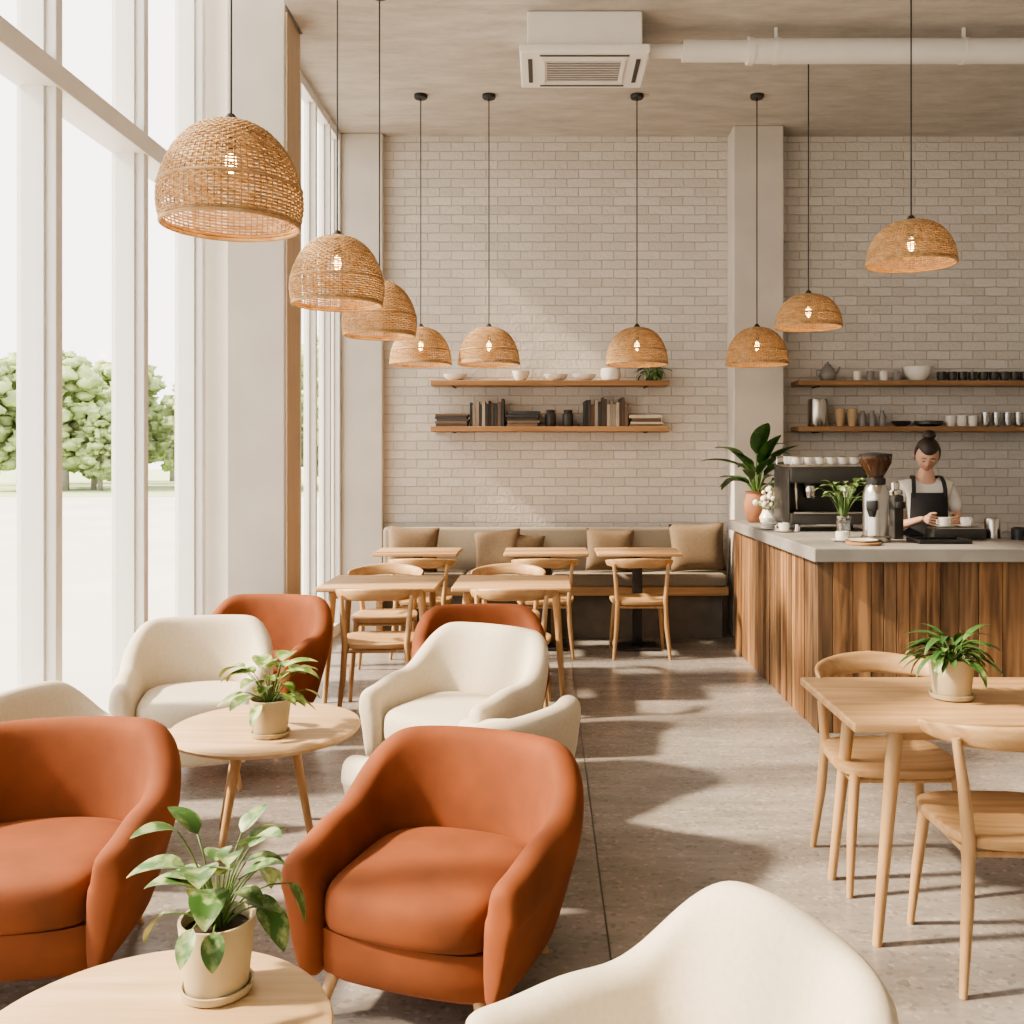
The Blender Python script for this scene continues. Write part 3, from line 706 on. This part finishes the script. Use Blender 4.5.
def hf(p):
    x,y,z=p
    if z<0: x*=1-.34*(-z)**1.6; y*=1-.12*(-z)
    if y>0: y*=1.12
    else:
        y*=.95
        y-=.20*math.exp(-(x/.16)**2-((z+.18)/.16)**2)
        y-=.05*math.exp(-(x/.10)**2-((z-.02)/.22)**2)
        for sx in (.36,-.36): y+=.09*math.exp(-((x-sx)/.2)**2-((z-.04)/.12)**2)
        y-=.05*math.exp(-(x/.25)**2-((z+.52)/.10)**2)
        y-=.08*math.exp(-(x/.25)**2-((z+.85)/.15)**2)
    return Vector((x,y,z))
mb=MB().m(SKIN).ball((0,0,0),(.073,.088,.112),48,36,fn=hf)
for s in (1,-1): mb.ball((s*.073,.012,-.008),(.010,.018,.028),12,8)
for s in (1,-1): mb.ball((s*.027,-.0705,.009),(.0145,.0095,.0065),14,8)
mb.m(WHITE)
for s in (1,-1): mb.ball((s*.027,-.071,.003),(.013,.007,.006),12,8)
mb.m(HAIR)
for s in (1,-1):
    mb.ball((s*.027,-.0775,.001),(.005,.002,.0045),10,6)
    mb.tube([(s*.013,-.081,.028),(s*.028,-.081,.031),(s*.045,-.070,.023)],[.0018,.0026,.0013],6)
    mb.tube([(s*.014,-.0775,.004),(s*.027,-.0795,.003),(s*.041,-.070,.003)],.0013,5)
mb.m(LIP).ball((0,-.086,-.055),(.018,.006,.004),14,6).ball((0,-.085,-.061),(.015,.006,.0042),14,6)
obj('face',mb.mesh('face',True,None),he)
def hairf(p):
    x,y,z=p
    line=.40+.30*x*x
    k=sstep(0,.5,-y)*sstep(-.02,.10,line-z)
    f=1-.22*k
    if z<-.35: f*=1-.20*sstep(.35,.5,-z)
    y2=y*(1.15 if y>0 else .98)
    return Vector((x*f,y2*f,z*f))
mb=MB().m(HAIR).ball((0,.006,.008),(.081,.094,.118),96,72,fn=hairf)
mb.ball((0,.045,.135),(.040,.040,.034),20,12)
mb.tube([(0,.02,.105),(0,.05,.12)],[.03,.03],12)
obj('hair_bun',mb.mesh('hair',True,None),he)
def hand(side):
    wx,wy,wz=WR[side]; s=side
    o={'w':((wx,wy,wz),(.020,.026)),'p':((wx-s*.01,wy-.045,wz-.004),(.016,.034)),'k':((wx-s*.015,wy-.08,wz-.008),(.013,.036))}
    skin('hand_palm',o,[('w','p'),('p','k')],'w',SKIN)
    lens=[.075,.085,.078,.06]
    for i,L in enumerate(lens):
        z=wz+.024-i*.018; b0=Vector((wx-s*.012,wy-.07,z)); d1=Vector((-s*.35,-.93,-.1)).normalized(); d2=Vector((-s*.85,-.5,-.15)).normalized(); d3=Vector((-s*.98,.1,-.15)).normalized()
        p1=b0+d1*L*.5; p2=p1+d2*L*.4; p3=p2+d3*L*.3
        skin('finger_%d'%(i+1),{'a':(tuple(b0),.009),'b':(tuple(p1),.0085),'c':(tuple(p2),.0078),'d':(tuple(p3),.0065)},[('a','b'),('b','c'),('c','d')],'a',SKIN,1)
    b0=Vector((wx-s*.008,wy-.03,wz+.018)); p1=b0+Vector((-s*.03,-.02,.02)); p2=p1+Vector((-s*.022,-.028,.0))
    skin('thumb',{'a':(tuple(b0),.012),'b':(tuple(p1),.0105),'c':(tuple(p2),.008)},[('a','b'),('b','c')],'a',SKIN,1)
hand(1); hand(-1)
# ---------------------------------------------------------------- outdoors
m,nt,b=newmat('outdoor_ground'); b.inputs['Roughness'].default_value=.9
v=coords(nt,(.3,.3,1)); n=N(nt,'ShaderNodeTexNoise',Scale=1.0,Detail=4.0); nt.links.new(v,n.inputs['Vector']); nt.links.new(ramp(nt,n.outputs['Fac'],[(.3,(.5,.49,.46)),(.7,(.62,.61,.57))]),b.inputs['Base Color']); OG=m
simple('outdoor_ground',lambda b:b.m(OG).box(-120,-2.46,-40,140,-.12,-.02))
GR=mk('grass',(.42,.49,.28),.9,var=.2,nscale=2)
simple('grass_verge',lambda b:b.m(GR).box(-100,-8,40,130,-.02,.0))
TL=mk('tree_leaves',(.38,.47,.22),.9,var=.4,nscale=2.5); BARK=mk('bark',(.34,.31,.27),.9)  # leaf colour kept pale to paint in haze over the distant trees
def treem(seed):
    r=random.Random(seed); mb=MB().m(BARK).tube([(0,0,0),(0,0,1.6),(.1,0,3)],[.16,.13,.08],8)
    mb.m(TL); hz=r.uniform(4.6,5.8)
    for i in range(230):
        z=r.uniform(1.0,hz); env=1.45*math.sin(pi*min(1,max(.05,(z-.7)/(hz-.5))))**.7; a=r.uniform(0,6.28); q=env*r.uniform(.3,1.12)
        ph=r.uniform(0,9)
        def f(p):
            k=1+.35*math.sin(8*p.x+ph)*math.sin(7*p.y+ph*2)+.3*math.sin(9*p.z+ph); return p*k
        mb.ball((q*math.cos(a),q*math.sin(a),z),r.uniform(.10,.30),9,6,fn=f)
    return mb.mesh('tree',True,None)
TM=[treem(i) for i in range(4)]
r=random.Random(12)
for i in range(30):
    d=r.uniform(46,66); x=(-560+i*15)/960*d+r.uniform(-1.5,1.5); o=obj('tree',TM[i%4],None,(x,d,0),r.uniform(0,6)); s=r.uniform(.6,1.45); o.scale=(s*1.2,s*1.2,s)
# ---------------------------------------------------------------- light
w=bpy.data.worlds.new('world'); scene.world=w; w.use_nodes=True
bg=w.node_tree.nodes['Background']; bg.inputs[0].default_value=(1,.96,.905,1); bg.inputs[1].default_value=3.7
s=bpy.data.lights.new('sun','SUN'); s.energy=13; s.color=(1,.83,.61); s.angle=math.radians(4)
so=bpy.data.objects.new('sun',s); COL.objects.link(so); so.location=(-8,0,8); so.rotation_euler=Vector((1,.12,-.80)).to_track_quat('-Z','Y').to_euler()
def portal(x,y0,y1,z0,z1):
    l=bpy.data.lights.new('window_portal','AREA'); l.shape='RECTANGLE'; l.size=y1-y0; l.size_y=z1-z0
    o=bpy.data.objects.new('window_portal',l); COL.objects.link(o); o.location=(x,(y0+y1)/2,(z0+z1)/2)
    o.rotation_euler=Matrix(((0,0,-1),(1,0,0),(0,-1,0))).to_euler()
    l.cycles.is_portal=True
portal(XL-.2,YF,6.45,0.02,HZ)
portal(XL2-.15,6.75,8.8,0.02,CZ)
try: scene.view_settings.look='AgX - Medium High Contrast'
except Exception as ex: print(ex)
# ---------------------------------------------------------------- camera
cam=bpy.data.cameras.new('camera'); cam.lens=33.75; cam.sensor_width=36; cam.shift_x=-.0322; cam.shift_y=-.0527; cam.clip_end=500
co=bpy.data.objects.new('camera',cam); COL.objects.link(co); co.location=(0,0,1.6); co.rotation_euler=(pi/2,0,0)
scene.camera=co
